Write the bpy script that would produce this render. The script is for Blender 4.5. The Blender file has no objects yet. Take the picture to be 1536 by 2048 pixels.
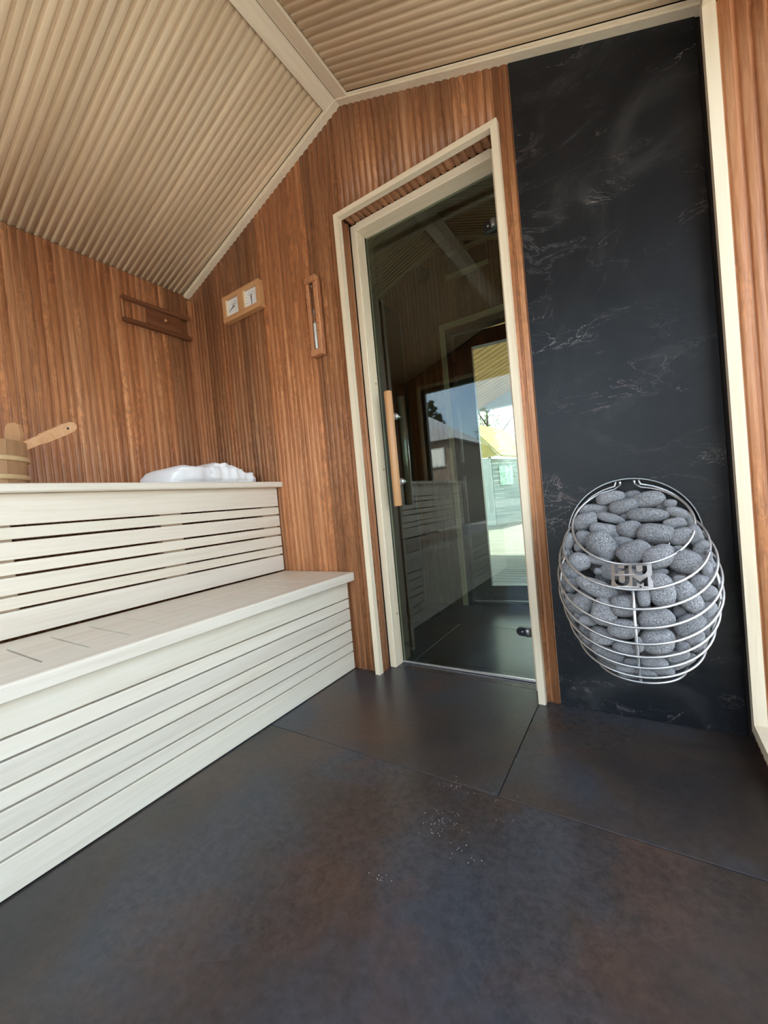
import bpy, bmesh, math, random
from mathutils import Vector, Matrix, noise
from mathutils.bvhtree import BVHTree
random.seed(7)
R_ = math.radians
scn = bpy.context.scene
C = scn.collection

# ------------------------------------------------------------------ camera
CAM = Vector((1.04919, -1.48414, 0.76244))
FPX = 805.76
cR = Vector((0.84083613, 0.53345509, -0.09176206))
cU = Vector((0.06583974, 0.0674714, 0.99554645))
cF = Vector((-0.53727064, 0.84313301, -0.02160985))
cd = bpy.data.cameras.new('camera')
cd.sensor_fit = 'HORIZONTAL'; cd.sensor_width = 36.0; cd.lens = FPX / 1536 * 36.0
cd.clip_start = 0.02; cd.clip_end = 300
co = bpy.data.objects.new('camera', cd); C.objects.link(co)
co.matrix_world = Matrix(((cR.x, cU.x, -cF.x, CAM.x), (cR.y, cU.y, -cF.y, CAM.y), (cR.z, cU.z, -cF.z, CAM.z), (0, 0, 0, 1)))
scn.camera = co
def ray(px, py):
    return (cF + cR * ((px - 768) / FPX) + cU * ((1024 - py) / FPX))

# ------------------------------------------------------------------ world, sun, exposure
w = bpy.data.worlds.new('World'); scn.world = w; w.use_nodes = True
nt = w.node_tree; nt.nodes.clear()
wo = nt.nodes.new('ShaderNodeOutputWorld'); bg = nt.nodes.new('ShaderNodeBackground')
sky = nt.nodes.new('ShaderNodeTexSky'); sky.sky_type = 'NISHITA'; sky.sun_disc = False
sky.sun_elevation = R_(58); sky.sun_rotation = R_(-14); sky.air_density = 1.0; sky.dust_density = 2.5; sky.ozone_density = 1.0
bg.inputs['Strength'].default_value = 0.30
wtc = nt.nodes.new('ShaderNodeTexCoord'); wn = nt.nodes.new('ShaderNodeTexNoise'); wn.inputs['Scale'].default_value = 2.6; wn.inputs['Detail'].default_value = 5
wr_ = nt.nodes.new('ShaderNodeValToRGB'); wr_.color_ramp.elements[0].position = .42; wr_.color_ramp.elements[1].position = .62
wm = nt.nodes.new('ShaderNodeMix'); wm.data_type = 'RGBA'; wm.inputs[7].default_value = (4.3, 4.75, 5.25, 1)
nt.links.new(wtc.outputs['Generated'], wn.inputs['Vector']); nt.links.new(wn.outputs[0], wr_.inputs[0]); nt.links.new(wr_.outputs[0], wm.inputs[0])
nt.links.new(sky.outputs[0], wm.inputs[6]); nt.links.new(wm.outputs[2], bg.inputs[0]); nt.links.new(bg.outputs[0], wo.inputs[0])
sl = bpy.data.lights.new('sun', 'SUN'); sl.energy = 5.0; sl.angle = R_(1.5); sl.color = (1, .95, .86)
so = bpy.data.objects.new('sun', sl); C.objects.link(so)
so.rotation_euler = Vector((0.12, -0.50, -0.86)).to_track_quat('-Z', 'Y').to_euler()
scn.view_settings.view_transform = 'Standard'; scn.view_settings.look = 'None'
scn.view_settings.gamma = 1.0; scn.view_settings.use_curve_mapping = False
scn.view_settings.exposure = 2.14

# ------------------------------------------------------------------ materials
MATS = {}
def newmat(name):
    m = bpy.data.materials.new(name); m.use_nodes = True
    m.node_tree.nodes.clear(); MATS[name] = m
    N = m.node_tree.nodes; L = m.node_tree.links
    out = N.new('ShaderNodeOutputMaterial'); b = N.new('ShaderNodeBsdfPrincipled')
    L.new(b.outputs[0], out.inputs[0])
    return m, N, L, b, out
def ramp(N, stops):
    r = N.new('ShaderNodeValToRGB'); e = r.color_ramp.elements
    while len(e) < len(stops): e.new(0.5)
    for k, (p, c) in enumerate(stops):
        e[k].position = p; e[k].color = (c[0], c[1], c[2], 1)
    return r
def coords(N, L, scale, rnd=True):
    tc = N.new('ShaderNodeTexCoord'); mp = N.new('ShaderNodeMapping')
    mp.inputs['Scale'].default_value = scale
    if rnd:
        oi = N.new('ShaderNodeObjectInfo'); ml = N.new('ShaderNodeMath'); ml.operation = 'MULTIPLY'; ml.inputs[1].default_value = 37.0
        L.new(oi.outputs['Random'], ml.inputs[0])
        va = N.new('ShaderNodeVectorMath'); va.operation = 'ADD'
        L.new(tc.outputs['Object'], va.inputs[0]); L.new(ml.outputs[0], va.inputs[1]); L.new(va.outputs[0], mp.inputs[0])
    else:
        L.new(tc.outputs['Object'], mp.inputs[0])
    return mp
def tex(N, L, mp, scale, detail=3, rough=.55, dist=0.0):
    t = N.new('ShaderNodeTexNoise'); t.inputs['Scale'].default_value = scale; t.inputs['Detail'].default_value = detail
    t.inputs['Roughness'].default_value = rough; t.inputs['Distortion'].default_value = dist
    L.new(mp.outputs[0], t.inputs['Vector']); return t
def mixc(N, L, a, b, fac, mode='MIX'):
    x = N.new('ShaderNodeMix'); x.data_type = 'RGBA'; x.blend_type = mode
    for s, v in ((0, fac), (6, a), (7, b)):
        if hasattr(v, 'is_linked') or hasattr(v, 'links'): L.new(v, x.inputs[s])
        elif s == 0: x.inputs[0].default_value = v
        else: x.inputs[s].default_value = (v[0], v[1], v[2], 1)
    return x.outputs[2]
def wood(name, axis, dark, mid, light, rough=.5, figure=0.0, bump=.15, knots=False, fine=95):
    m, N, L, b, out = newmat(name)
    sc = [1, 1, 1]; sc['xyz'.index(axis)] = .045
    mp = coords(N, L, sc)
    g = tex(N, L, mp, fine, 5, .65, .3)
    g2 = tex(N, L, mp, 16, 3, .5, .8)
    r = ramp(N, [(.25, dark), (.5, mid), (.78, light)])
    ad = N.new('ShaderNodeMix'); ad.data_type = 'FLOAT'; ad.inputs[0].default_value = .55
    L.new(g.outputs[0], ad.inputs[2]); L.new(g2.outputs[0], ad.inputs[3]); L.new(ad.outputs[0], r.inputs[0])
    col = r.outputs[0]
    if figure:
        sc2 = [1, 1, 1]; sc2['xyz'.index(axis)] = .5
        mp2 = coords(N, L, sc2)
        f = tex(N, L, mp2, 42, 3, .6, 1.2)
        fr = ramp(N, [(.4, (.72, .72, .72)), (.62, (1.35, 1.32, 1.25))])
        L.new(f.outputs[0], fr.inputs[0])
        f3 = tex(N, L, mp2, 3.5, 2)
        fm = ramp(N, [(.45, (0, 0, 0)), (.62, (figure, figure, figure))]); L.new(f3.outputs[0], fm.inputs[0])
        fig = mixc(N, L, col, fr.outputs[0], 1.0, 'MULTIPLY')
        col = mixc(N, L, col, fig, fm.outputs[0])
    if knots:
        mp3 = coords(N, L, [1, 1, 1] if axis != 'y' else [1, .5, 1])
        v = N.new('ShaderNodeTexVoronoi'); v.inputs['Scale'].default_value = 2.2; L.new(mp3.outputs[0], v.inputs['Vector'])
        kr = ramp(N, [(.0, (1, 1, 1)), (.022, (.6, .6, .6)), (.035, (0, 0, 0))]); L.new(v.outputs['Distance'], kr.inputs[0])
        col = mixc(N, L, col, (.20, .085, .04), kr.outputs[0])
    oi = N.new('ShaderNodeObjectInfo')
    col = mixc(N, L, col, oi.outputs['Color'], 1.0, 'MULTIPLY')
    L.new(col, b.inputs['Base Color'])
    b.inputs['Roughness'].default_value = rough
    bp = N.new('ShaderNodeBump'); bp.inputs['Strength'].default_value = bump; bp.inputs['Distance'].default_value = .002
    L.new(g.outputs[0], bp.inputs['Height']); L.new(bp.outputs[0], b.inputs['Normal'])
    return m
BD, BM, BL = (.18, .064, .025), (.42, .176, .075), (.72, .39, .20)
for ax in 'xyz':
    wood('brown_' + ax, ax, BD, BM, BL, .42, figure=.8 if ax == 'z' else 0, fine=190)
    wood('pale_' + ax, ax, (.66, .51, .34), (.79, .66, .47), (.85, .74, .56), .45)
wood('ceiling_wood', 'z', (.58, .41, .235), (.68, .505, .315), (.76, .60, .40), .5)
wood('bench_wood', 'y', (.57, .475, .36), (.70, .62, .50), (.78, .71, .595), .42, knots=True)
wood('pine_oil', 'z', (.42, .20, .08), (.56, .29, .125), (.66, .38, .19), .4)
wood('pine_oil_x', 'x', (.42, .20, .08), (.56, .29, .125), (.66, .38, .19), .4)
wood('bucket_wood', 'z', (.36, .19, .085), (.46, .26, .13), (.55, .34, .19), .45)
wood('deck_wood', 'x', (.075, .078, .07), (.115, .118, .106), (.155, .158, .145), .7)
wood('soffit_wood', 'x', (.50, .30, .10), (.58, .36, .13), (.64, .42, .17), .6)
wood('siding_wood', 'y', (.20, .24, .235), (.27, .31, .305), (.33, .37, .36), .6)
wood('white_board', 'z', (.40, .43, .42), (.47, .50, .49), (.53, .56, .55), .6)
def plain(name, col, rough=.5, metal=0.0, noise_s=0, amt=.15, bump=0):
    m, N, L, b, out = newmat(name)
    b.inputs['Roughness'].default_value = rough; b.inputs['Metallic'].default_value = metal
    mp = coords(N, L, (1, 1, 1)); t = tex(N, L, mp, noise_s or 20, 4)
    r = ramp(N, [(.3, [c * (1 - amt) for c in col]), (.7, [min(1, c * (1 + amt)) for c in col])])
    L.new(t.outputs[0], r.inputs[0]); L.new(r.outputs[0], b.inputs['Base Color'])
    if bump:
        bp = N.new('ShaderNodeBump'); bp.inputs['Strength'].default_value = bump; bp.inputs['Distance'].default_value = .004
        L.new(t.outputs[0], bp.inputs['Height']); L.new(bp.outputs[0], b.inputs['Normal'])
    return m
plain('black_frame', (.012, .013, .015), .35, 0, 30)
plain('black_metal', (.015, .016, .018), .38, .4, 30)
plain('dark_back', (.02, .012, .008), .8)
plain('steel', (.62, .615, .61), .36, .9, 60, .06)
plain('steel_dark', (.30, .32, .34), .3, .9, 60, .06)
plain('white_dial', (.80, .79, .75), .4, 0, 20, .03)
plain('ink', (.03, .03, .03), .5)
plain('towel_cloth', (.88, .88, .88), .95, 0, 420, .05, .5)
plain('sand', (.88, .86, .82), .7, 0, 300, .05)
plain('ground', (.26, .255, .24), .9, 0, 1.5, .3)
plain('needles', (.02, .045, .018), .7, 0, 3, .4)
plain('leaves', (.16, .26, .05), .6, 0, 3, .3)
plain('bark', (.09, .06, .04), .9, 0, 20, .3)
plain('barn_roof', (.42, .43, .45), .5, .2, 4, .1)
plain('barn_wall', (.20, .16, .13), .8, 0, 6, .2)
plain('yellow_cloth', (.42, .32, .09), .7, 0, 6, .1)
plain('poster_print', (.45, .66, .52), .6, 0, 9, .5)
plain('grout', (.018, .017, .017), .7)
plain('flake', (.75, .70, .62), .8)
def stone_mat():
    m, N, L, b, out = newmat('granite')
    mp = coords(N, L, (1, 1, 1))
    t = tex(N, L, mp, 11, 3, .75); t2 = tex(N, L, mp, 1.3, 3)
    r = ramp(N, [(.33, (.045, .045, .048)), (.47, (.175, .172, .172)), (.58, (.285, .280, .278)), (.70, (.50, .49, .48))])
    L.new(t.outputs[0], r.inputs[0])
    r2 = ramp(N, [(.3, (.82, .80, .80)), (.7, (1.1, 1.1, 1.1))]); L.new(t2.outputs[0], r2.inputs[0])
    c = mixc(N, L, r.outputs[0], r2.outputs[0], 1.0, 'MULTIPLY')
    oi = N.new('ShaderNodeObjectInfo'); c = mixc(N, L, c, oi.outputs['Color'], 1.0, 'MULTIPLY')
    L.new(c, b.inputs['Base Color']); b.inputs['Roughness'].default_value = .75
    bp = N.new('ShaderNodeBump'); bp.inputs['Strength'].default_value = .25; bp.inputs['Distance'].default_value = .03
    L.new(t.outputs[0], bp.inputs['Height']); L.new(bp.outputs[0], b.inputs['Normal'])
stone_mat()
def tile_mat():
    m, N, L, b, out = newmat('floor_tile')
    mp = coords(N, L, (1, 1, 1))
    t = tex(N, L, mp, 1.7, 4, .5, .25); t2 = tex(N, L, mp, 2.3, 5, .55, .3); t3 = tex(N, L, mp, 60, 4, .7); t4 = tex(N, L, mp, 1.1, 1, .5)
    r = ramp(N, [(.36, (.038, .040, .048)), (.46, (.043, .041, .044)), (.54, (.046, .034, .028)), (.68, (.027, .023, .022))])
    L.new(t.outputs[0], r.inputs[0])
    r2 = ramp(N, [(.50, (0, 0, 0)), (.64, (.8, .8, .8))]); L.new(t2.outputs[0], r2.inputs[0])
    c = mixc(N, L, r.outputs[0], (.072, .041, .028), r2.outputs[0])
    r3 = ramp(N, [(.3, (.75, .75, .75)), (.7, (1.25, 1.25, 1.25))]); L.new(t3.outputs[0], r3.inputs[0])
    c = mixc(N, L, c, r3.outputs[0], 1.0, 'MULTIPLY')
    L.new(c, b.inputs['Base Color'])
    rr = N.new('ShaderNodeMapRange'); rr.inputs[1].default_value = .3; rr.inputs[2].default_value = .7; rr.inputs[3].default_value = .22; rr.inputs[4].default_value = .34
    L.new(t4.outputs[0], rr.inputs[0]); L.new(rr.outputs[0], b.inputs['Roughness'])
    bp = N.new('ShaderNodeBump'); bp.inputs['Strength'].default_value = .03; bp.inputs['Distance'].default_value = .001
    L.new(t3.outputs[0], bp.inputs['Height']); L.new(bp.outputs[0], b.inputs['Normal'])
tile_mat()
def slab_mat():
    m, N, L, b, out = newmat('black_stone')
    mp = coords(N, L, (1, 1, 1), False)
    cl = tex(N, L, mp, 3.2, 8, .62, 1.4)
    r = ramp(N, [(.40, (.0045, .0055, .008)), (.55, (.0085, .0095, .0115)), (.66, (.026, .026, .027)), (.76, (.058, .056, .053))]); L.new(cl.outputs[0], r.inputs[0])
    def vein(scale, dist, width, mseed, lo, hi, stretch):
        mv = coords(N, L, stretch, False); mv.inputs['Location'].default_value = (mseed, mseed * .7, mseed * 1.3)
        mv.inputs['Rotation'].default_value = (0, .5, 0)
        n1 = tex(N, L, mv, scale, 6, .62, dist)
        s = N.new('ShaderNodeMath'); s.operation = 'SUBTRACT'; s.inputs[1].default_value = .5; L.new(n1.outputs[0], s.inputs[0])
        a = N.new('ShaderNodeMath'); a.operation = 'ABSOLUTE'; L.new(s.outputs[0], a.inputs[0])
        vr = ramp(N, [(0, (1, 1, 1)), (width, (0, 0, 0))]); L.new(a.outputs[0], vr.inputs[0])
        msk = tex(N, L, mv, scale * .8, 2); mr = ramp(N, [(lo, (0, 0, 0)), (hi, (1, 1, 1))])
        ml = N.new('ShaderNodeMapping'); ml.inputs['Location'].default_value = (5.2, 1.3, 9.1)
        L.new(mv.outputs[0], ml.inputs[0]); L.new(ml.outputs[0], msk.inputs['Vector']); L.new(msk.outputs[0], mr.inputs[0])
        mu = N.new('ShaderNodeMath'); mu.operation = 'MULTIPLY'; L.new(vr.outputs[0], mu.inputs[0]); L.new(mr.outputs[0], mu.inputs[1])
        return mu.outputs[0]
    c = r.outputs[0]
    c = mixc(N, L, c, (.06, .06, .064), vein(2.4, 1.0, .006, 1.7, .50, .66, (.8, 1, 1.6)))
    c = mixc(N, L, c, (.17, .13, .12), vein(3.8, 1.3, .006, 4.4, .54, .66, (.7, 1, 1.7)))
    c = mixc(N, L, c, (.30, .27, .25), vein(5.2, .9, .0035, 8.1, .55, .67, (.6, 1, 1.7)))
    L.new(c, b.inputs['Base Color']); b.inputs['Roughness'].default_value = .40; b.inputs['Specular IOR Level'].default_value = .35
slab_mat()
def glass(name, tint, refl=1.0, ior=1.5):
    m = bpy.data.materials.new(name); m.use_nodes = True; MATS[name] = m
    N = m.node_tree.nodes; L = m.node_tree.links; N.clear()
    out = N.new('ShaderNodeOutputMaterial'); mx = N.new('ShaderNodeMixShader'); tr = N.new('ShaderNodeBsdfTransparent'); gl = N.new('ShaderNodeBsdfGlossy')
    tr.inputs[0].default_value = (*tint, 1); gl.inputs['Roughness'].default_value = 0.0; gl.inputs[0].default_value = (1, 1, 1, 1)
    lw = N.new('ShaderNodeLayerWeight'); lw.inputs[0].default_value = .5
    pw = N.new('ShaderNodeMath'); pw.operation = 'POWER'; pw.inputs[1].default_value = 5.0; L.new(lw.outputs['Facing'], pw.inputs[0])
    fr = N.new('ShaderNodeMath'); fr.operation = 'MULTIPLY_ADD'; fr.inputs[1].default_value = .955; fr.inputs[2].default_value = .045 * refl; L.new(pw.outputs[0], fr.inputs[0])
    L.new(fr.outputs[0], mx.inputs[0]); L.new(tr.outputs[0], mx.inputs[1]); L.new(gl.outputs[0], mx.inputs[2]); L.new(mx.outputs[0], out.inputs[0])
glass('door_glass', (.68, .735, .655), 1.05); glass('window_glass', (.97, .985, .975)); glass('tube_glass', (.85, .86, .84))

# ------------------------------------------------------------------ mesh helpers
def tagp(o, label=None, cat=None, group=None, kind=None):
    if label: o['label'] = label
    if cat: o['category'] = cat
    if group: o['group'] = group
    if kind: o['kind'] = kind
    return o
def link(name, me, mat, parent=None, col=(1, 1, 1, 1)):
    o = bpy.data.objects.new(name, me); C.objects.link(o)
    if mat and not me.materials: me.materials.append(MATS[mat])
    if parent: o.parent = parent
    o.color = col; return o
def empty(name, loc=(0, 0, 0)):
    o = bpy.data.objects.new(name, None); C.objects.link(o); o.location = loc; o.empty_display_size = .05; return o
def child_matrix(o, parent):       # keep world placement under a translated empty
    if parent: o.matrix_parent_inverse = Matrix.Translation(-parent.location)
def fin(bm, smooth=False):
    bmesh.ops.recalc_face_normals(bm, faces=bm.faces)
    me = bpy.data.meshes.new('m'); 
    for f in bm.faces: f.smooth = smooth
    bm.to_mesh(me); bm.free(); return me
def box_bm(x0, x1, y0, y1, z0, z1, bev=.0015, seg=1):
    bm = bmesh.new(); bmesh.ops.create_cube(bm, size=1)
    for v in bm.verts:
        v.co = Vector((x0 + (v.co.x + .5) * (x1 - x0), y0 + (v.co.y + .5) * (y1 - y0), z0 + (v.co.z + .5) * (z1 - z0)))
    if bev: bmesh.ops.bevel(bm, geom=list(bm.edges), offset=bev, segments=seg, affect='EDGES', profile=.5)
    return bm
def box(name, x0, x1, y0, y1, z0, z1, mat, parent=None, bev=.0015, seg=1, tone=None):
    me = fin(box_bm(x0, x1, y0, y1, z0, z1, bev, seg))
    o = link(name, me, mat, parent, tone or (1, 1, 1, 1))
    child_matrix(o, parent); return o
def boxes(name, lst, mat, parent=None, bev=0):
    bm = bmesh.new()
    for b in lst:
        t = box_bm(*b, bev); tm = bpy.data.meshes.new('t'); t.to_mesh(tm); t.free(); bm.from_mesh(tm); bpy.data.meshes.remove(tm)
    o = link(name, fin(bm), mat, parent); child_matrix(o, parent); return o
def prism(name, pts, vec, mat, parent=None, tone=None):
    bm = bmesh.new(); vec = Vector(vec)
    a = [bm.verts.new(Vector(q)) for q in pts]; b = [bm.verts.new(Vector(q) + vec) for q in pts]; n = len(a)
    bm.faces.new(a); bm.faces.new(b[::-1])
    for i in range(n): bm.faces.new((a[i], b[i], b[(i + 1) % n], a[(i + 1) % n]))
    o = link(name, fin(bm), mat, parent, tone or (1, 1, 1, 1)); child_matrix(o, parent); return o
def tube_bm(bm, pts, r, n=8, closed=False):
    pts = [Vector(q) for q in pts]; rings = []; m = len(pts)
    prev = None
    for i, q in enumerate(pts):
        if closed: t = (pts[(i + 1) % m] - pts[i - 1]).normalized()
        else: t = (pts[min(i + 1, m - 1)] - pts[max(i - 1, 0)]).normalized()
        if prev is None:
            up = Vector((0, 0, 1)) if abs(t.z) < .9 else Vector((1, 0, 0)); u = t.cross(up).normalized()
        else:
            u = (prev - t * prev.dot(t)).normalized()
        prev = u; v = t.cross(u)
        rr = r[i] if isinstance(r, (list, tuple)) else r
        rings.append([bm.verts.new(q + (u * math.cos(2 * math.pi * k / n) + v * math.sin(2 * math.pi * k / n)) * rr) for k in range(n)])
    for i in range(m if closed else m - 1):
        A, B = rings[i], rings[(i + 1) % m]
        for k in range(n): bm.faces.new((A[k], A[(k + 1) % n], B[(k + 1) % n], B[k]))
    if not closed:
        bm.faces.new(rings[0][::-1]); bm.faces.new(rings[-1])
def tube(name, pts, r, mat, parent=None, n=10, closed=False):
    bm = bmesh.new(); tube_bm(bm, pts, r, n, closed); o = link(name, fin(bm, True), mat, parent); child_matrix(o, parent); return o
def lathe(name, prof, center, axis, mat, parent=None, n=28, smooth=True):
    # prof: (radius, height along axis)
    ax = Vector(axis).normalized(); u = ax.orthogonal().normalized(); v = ax.cross(u); c = Vector(center)
    bm = bmesh.new(); rings = []
    for r, h in prof:
        rings.append([bm.verts.new(c + ax * h + (u * math.cos(2 * math.pi * k / n) + v * math.sin(2 * math.pi * k / n)) * r) for k in range(n)])
    for A, B in zip(rings, rings[1:]):
        for k in range(n): bm.faces.new((A[k], A[(k + 1) % n], B[(k + 1) % n], B[k]))
    bm.faces.new(rings[0][::-1]); bm.faces.new(rings[-1])
    o = link(name, fin(bm, smooth), mat, parent); child_matrix(o, parent)
    return o

# ------------------------------------------------------------------ ribbed cladding
PITCH = .030; RIB = .0073
PROF = [(-.015, -.004), (-.015, 0), (-.0112, 0), (-.0100, .0040), (-.0088, .0062), (-.0070, .0070), (0, .0073), (.0070, .0070), (.0088, .0062), (.0100, .0040), (.0112, 0), (.015, 0), (.015, -.004)]
_slat_cache = {}
def slat(parent, mat, o, U, N, Lv, l0, l1, s0=0.0, s1=0.0, tone=1.0, width=PITCH, name='slat'):
    """one rib board; end cuts l = l0 + s0*u and l1 + s1*u"""
    key = (round(l0, 4), round(l1, 4), round(s0, 4), round(s1, 4), mat, round(width, 4))
    me = _slat_cache.get(key)
    if me is None:
        bm = bmesh.new(); k = width / PITCH
        A = [bm.verts.new((u * k, h, l0 + s0 * u * k)) for u, h in PROF]; B = [bm.verts.new((u * k, h, l1 + s1 * u * k)) for u, h in PROF]
        n = len(A)
        for i in range(n):
            f = bm.faces.new((A[i], B[i], B[(i + 1) % n], A[(i + 1) % n])); f.smooth = 3 <= i <= 8
        bm.faces.new(A); bm.faces.new(B[::-1])
        bmesh.ops.recalc_face_normals(bm, faces=bm.faces)
        me = bpy.data.meshes.new('slat'); bm.to_mesh(me); bm.free(); me.materials.append(MATS[mat]); _slat_cache[key] = me
    ob = bpy.data.objects.new(name, me); C.objects.link(ob)
    ob.matrix_world = Matrix(((U.x, N.x, Lv.x, o.x), (U.y, N.y, Lv.y, o.y), (U.z, N.z, Lv.z, o.z), (0, 0, 0, 1)))
    if parent:
        ob.parent = parent
    ob.color = tone if isinstance(tone, tuple) else (tone, tone, tone, 1)
    return ob
class Tone:            # boards of three or four ribs share one tone
    def __init__(s, lo=.78, hi=1.18, warm=.06, n=(2, 4)): s.k = 0; s.lo, s.hi, s.w, s.n = lo, hi, warm, n; s.cur = (1, 1, 1, 1)
    def next(s):
        if s.k == 0:
            s.k = random.randint(*s.n); t = random.uniform(s.lo, s.hi); d = random.uniform(-s.w, s.w)
            s.cur = (t * (1 + d * .4), t * (1 - d * .3), t * (1 - d), 1)
        s.k -= 1; j = random.uniform(.96, 1.04); c = s.cur
        return (c[0] * j, c[1] * j, c[2] * j, 1)
X, Y, Z = Vector((1, 0, 0)), Vector((0, 1, 0)), Vector((0, 0, 1))

# ------------------------------------------------------------------ key dimensions (metres)
XL, XR, XRIDGE, ZRIDGE = -1.1262, 1.2750, .0679, 2.4917
KL, KR = .3508, .3947
YF, YV = -2.35, 1.17                       # front wall, far wall of the entry room
def roof(x): return ZRIDGE - (KL * (XRIDGE - x) if x < XRIDGE else KR * (x - XRIDGE))
def struct(o, label): return tagp(o, label, None, None, 'structure')

# ------------------------------------------------------------------ floor
floor = boxes('floor', [(XL - .1, 1.6, YF - .05, YV + .16, -.08, -.0115)], 'grout')
struct(floor, 'dark slate-look tiled floor with rusty brown patches')
G = .0011
for (x0, x1, y0, y1) in [(-.503, .697, -.522, .077), (.697, 1.50, -.522, .077), (-1.12, -.503, -.522, .077),
                         (-.13, 1.50, -1.75, -.522), (-1.12, -.13, -1.75, -.522), (-1.12, .60, YF, -1.75), (.60, 1.50, YF, -1.75),
                         (-1.12, .09, .077, .745), (.09, 1.27, .077, .745), (-.5, .70, .745, YV + .1), (-1.12, -.5, .745, YV + .1), (.70, 1.27, .745, YV + .1)]:
    box('tile', x0 + G, x1 - G, y0 + G, y1 - G, -.0115, 0, 'floor_tile', floor, .0008)

# ------------------------------------------------------------------ ceiling
ceil = empty('ceiling'); struct(ceil, 'pale ribbed wooden gable ceiling with a flat ridge board')
tL, tR = math.atan(KL), math.atan(KR)
LL, NL = Vector((-math.cos(tL), 0, -math.sin(tL))), Vector((math.sin(tL), 0, -math.cos(tL)))
LR, NR = Vector((math.cos(tR), 0, -math.sin(tR))), Vector((-math.sin(tR), 0, -math.cos(tR)))
lenL = (XRIDGE - XL) / math.cos(tL) + .03; lenR = (XR - XRIDGE) / math.cos(tR) + .03
O = Vector((XRIDGE, 0, ZRIDGE))
UP = .022                                  # ribs lie this far above the trim line
for (Lv, N, ln, nm) in ((LL, NL, lenL, 'a'), (LR, NR, lenR, 'b')):
    U = N.cross(Lv)
    def sl(y0, y1, l0, l1, h0, h1, nme, mat, tone=None, parent=ceil):
        a = O + Y * y0; pts = [a + Lv * l0 + N * h0, a + Lv * l1 + N * h0, a + Lv * l1 + N * h1, a + Lv * l0 + N * h1]
        return prism(nme, pts, (0, y1 - y0, 0), mat, parent, tone)
    sl(YF - .1, YV + .18, -.02, ln + .25, -UP - .045, -UP - .004, 'deck_board', 'dark_back')
    T = Tone(.93, 1.05, .02)
    y = -.030 - PITCH / 2
    while y > YF + .02:
        slat(ceil, 'ceiling_wood', O + Y * y - N * UP, U, N, Lv, .02, ln, tone=T.next()); y -= PITCH
    y = .19
    while y < YV:
        slat(ceil, 'ceiling_wood', O + Y * y - N * UP, U, N, Lv, .02, ln, tone=T.next()); y += PITCH
trim_n = [0]
def trim_root(label):
    trim_n[0] += 1; e = empty('trim_%d' % trim_n[0]); return struct(e, label)
rt = trim_root('pale flat ridge boards along the top of the ceiling')
def slope_box(Lv, N, y0, y1, l0, l1, h0, h1, nme, mat, parent):
    a = O + Y * y0; pts = [a + Lv * l0 + N * h0, a + Lv * l1 + N * h0, a + Lv * l1 + N * h1, a + Lv * l0 + N * h1]
    return prism(nme, pts, (0, y1 - y0, 0), mat, parent)
for (Lv, N, wd) in ((LL, NL, .062), (LR, NR, .062)):
    slope_box(Lv, N, YF, -.012, .0, wd, -.014, -.003, 'ridge_board', 'pale_y', rt)
    slope_box(Lv, N, .15, YV, .0, wd, -.014, -.003, 'ridge_board', 'pale_y', rt)
ct = trim_root('pale cornice strip where the ceiling meets the end wall')
for (Lv, N, ln) in ((LL, NL, lenL), (LR, NR, lenR)):
    slope_box(Lv, N, -.030, .004, .0, ln - .03, -.014, .001, 'cornice', 'pale_x', ct)
    slope_box(Lv, N, -.034, -.030, .03, ln - .03, -.014, -.006, 'bead', 'pale_x', ct)
    slope_box(Lv, N, YV - .03, YV, .0, ln - .03, -.014, .001, 'cornice', 'pale_x', ct)

# ------------------------------------------------------------------ left wall
wl = boxes('wall_left', [(XL - .08, XL - .013, YF - .05, YV + .16, -.05, 2.11)], 'dark_back')
struct(wl, 'reddish brown ribbed timber wall behind the upper bench')
T = Tone(.74, 1.28)
y = -.016
while y > YF + .01:
    slat(wl, 'brown_z', Vector((XL - RIB, y, 0)), Z.cross(X) * -1, X, Z, 0, 2.085, tone=T.next()); y -= PITCH
box('corner_strip', XL - .012, XL + .016, -.016, .012, .0, 2.06, 'brown_z', wl, .002, tone=(1.15, 1.15, 1.15, 1))

# ------------------------------------------------------------------ back wall (door wall)
XP = .766
RX0, RX1, RZ = .021, .699, 2.030           # clad reveal of the door opening
JX0, JX1, JZ = .049, .669, 1.999           # inside of the pale jamb
def wallpoly(x0, x1, z0, ya, yb, name, mat, parent=None, top=0.0):
    xs = [x0, x1] if not (x0 < XRIDGE < x1) else [x0, XRIDGE, x1]
    pts = [(x0, ya, z0), (x1, ya, z0)] + [(x, ya, roof(x) + top) for x in reversed(xs)]
    return prism(name, pts, (0, yb - ya, 0), mat, parent)
wb = wallpoly(XL - .02, RX0 - .012, -.02, .0135, .15, 'wall_back', 'dark_back', top=.02)
struct(wb, 'reddish brown ribbed timber end wall around the glass door')
wallpoly(RX1 + .012, 1.30, -.02, .0135, .15, 'backing', 'dark_back', wb, top=.02)
wallpoly(RX0 - .012, RX1 + .012, RZ + .012, .0135, .15, 'backing', 'dark_back', wb, top=.02)
T = Tone(.68, 1.25)
x = XP - PITCH / 2
while x > XL + .012:
    zb = RZ + .004 if RX0 - .012 < x < RX1 + .012 else 0.0
    kk = KL if x < XRIDGE else -KR
    if abs(x - XRIDGE) < .018: kk = 0
    # local u = -x
    slat(wb, 'brown_z', Vector((x, RIB, 0)), -X, -Y, Z, zb, roof(x) + .012, 0, -kk, tone=T.next()); x -= PITCH
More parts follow.
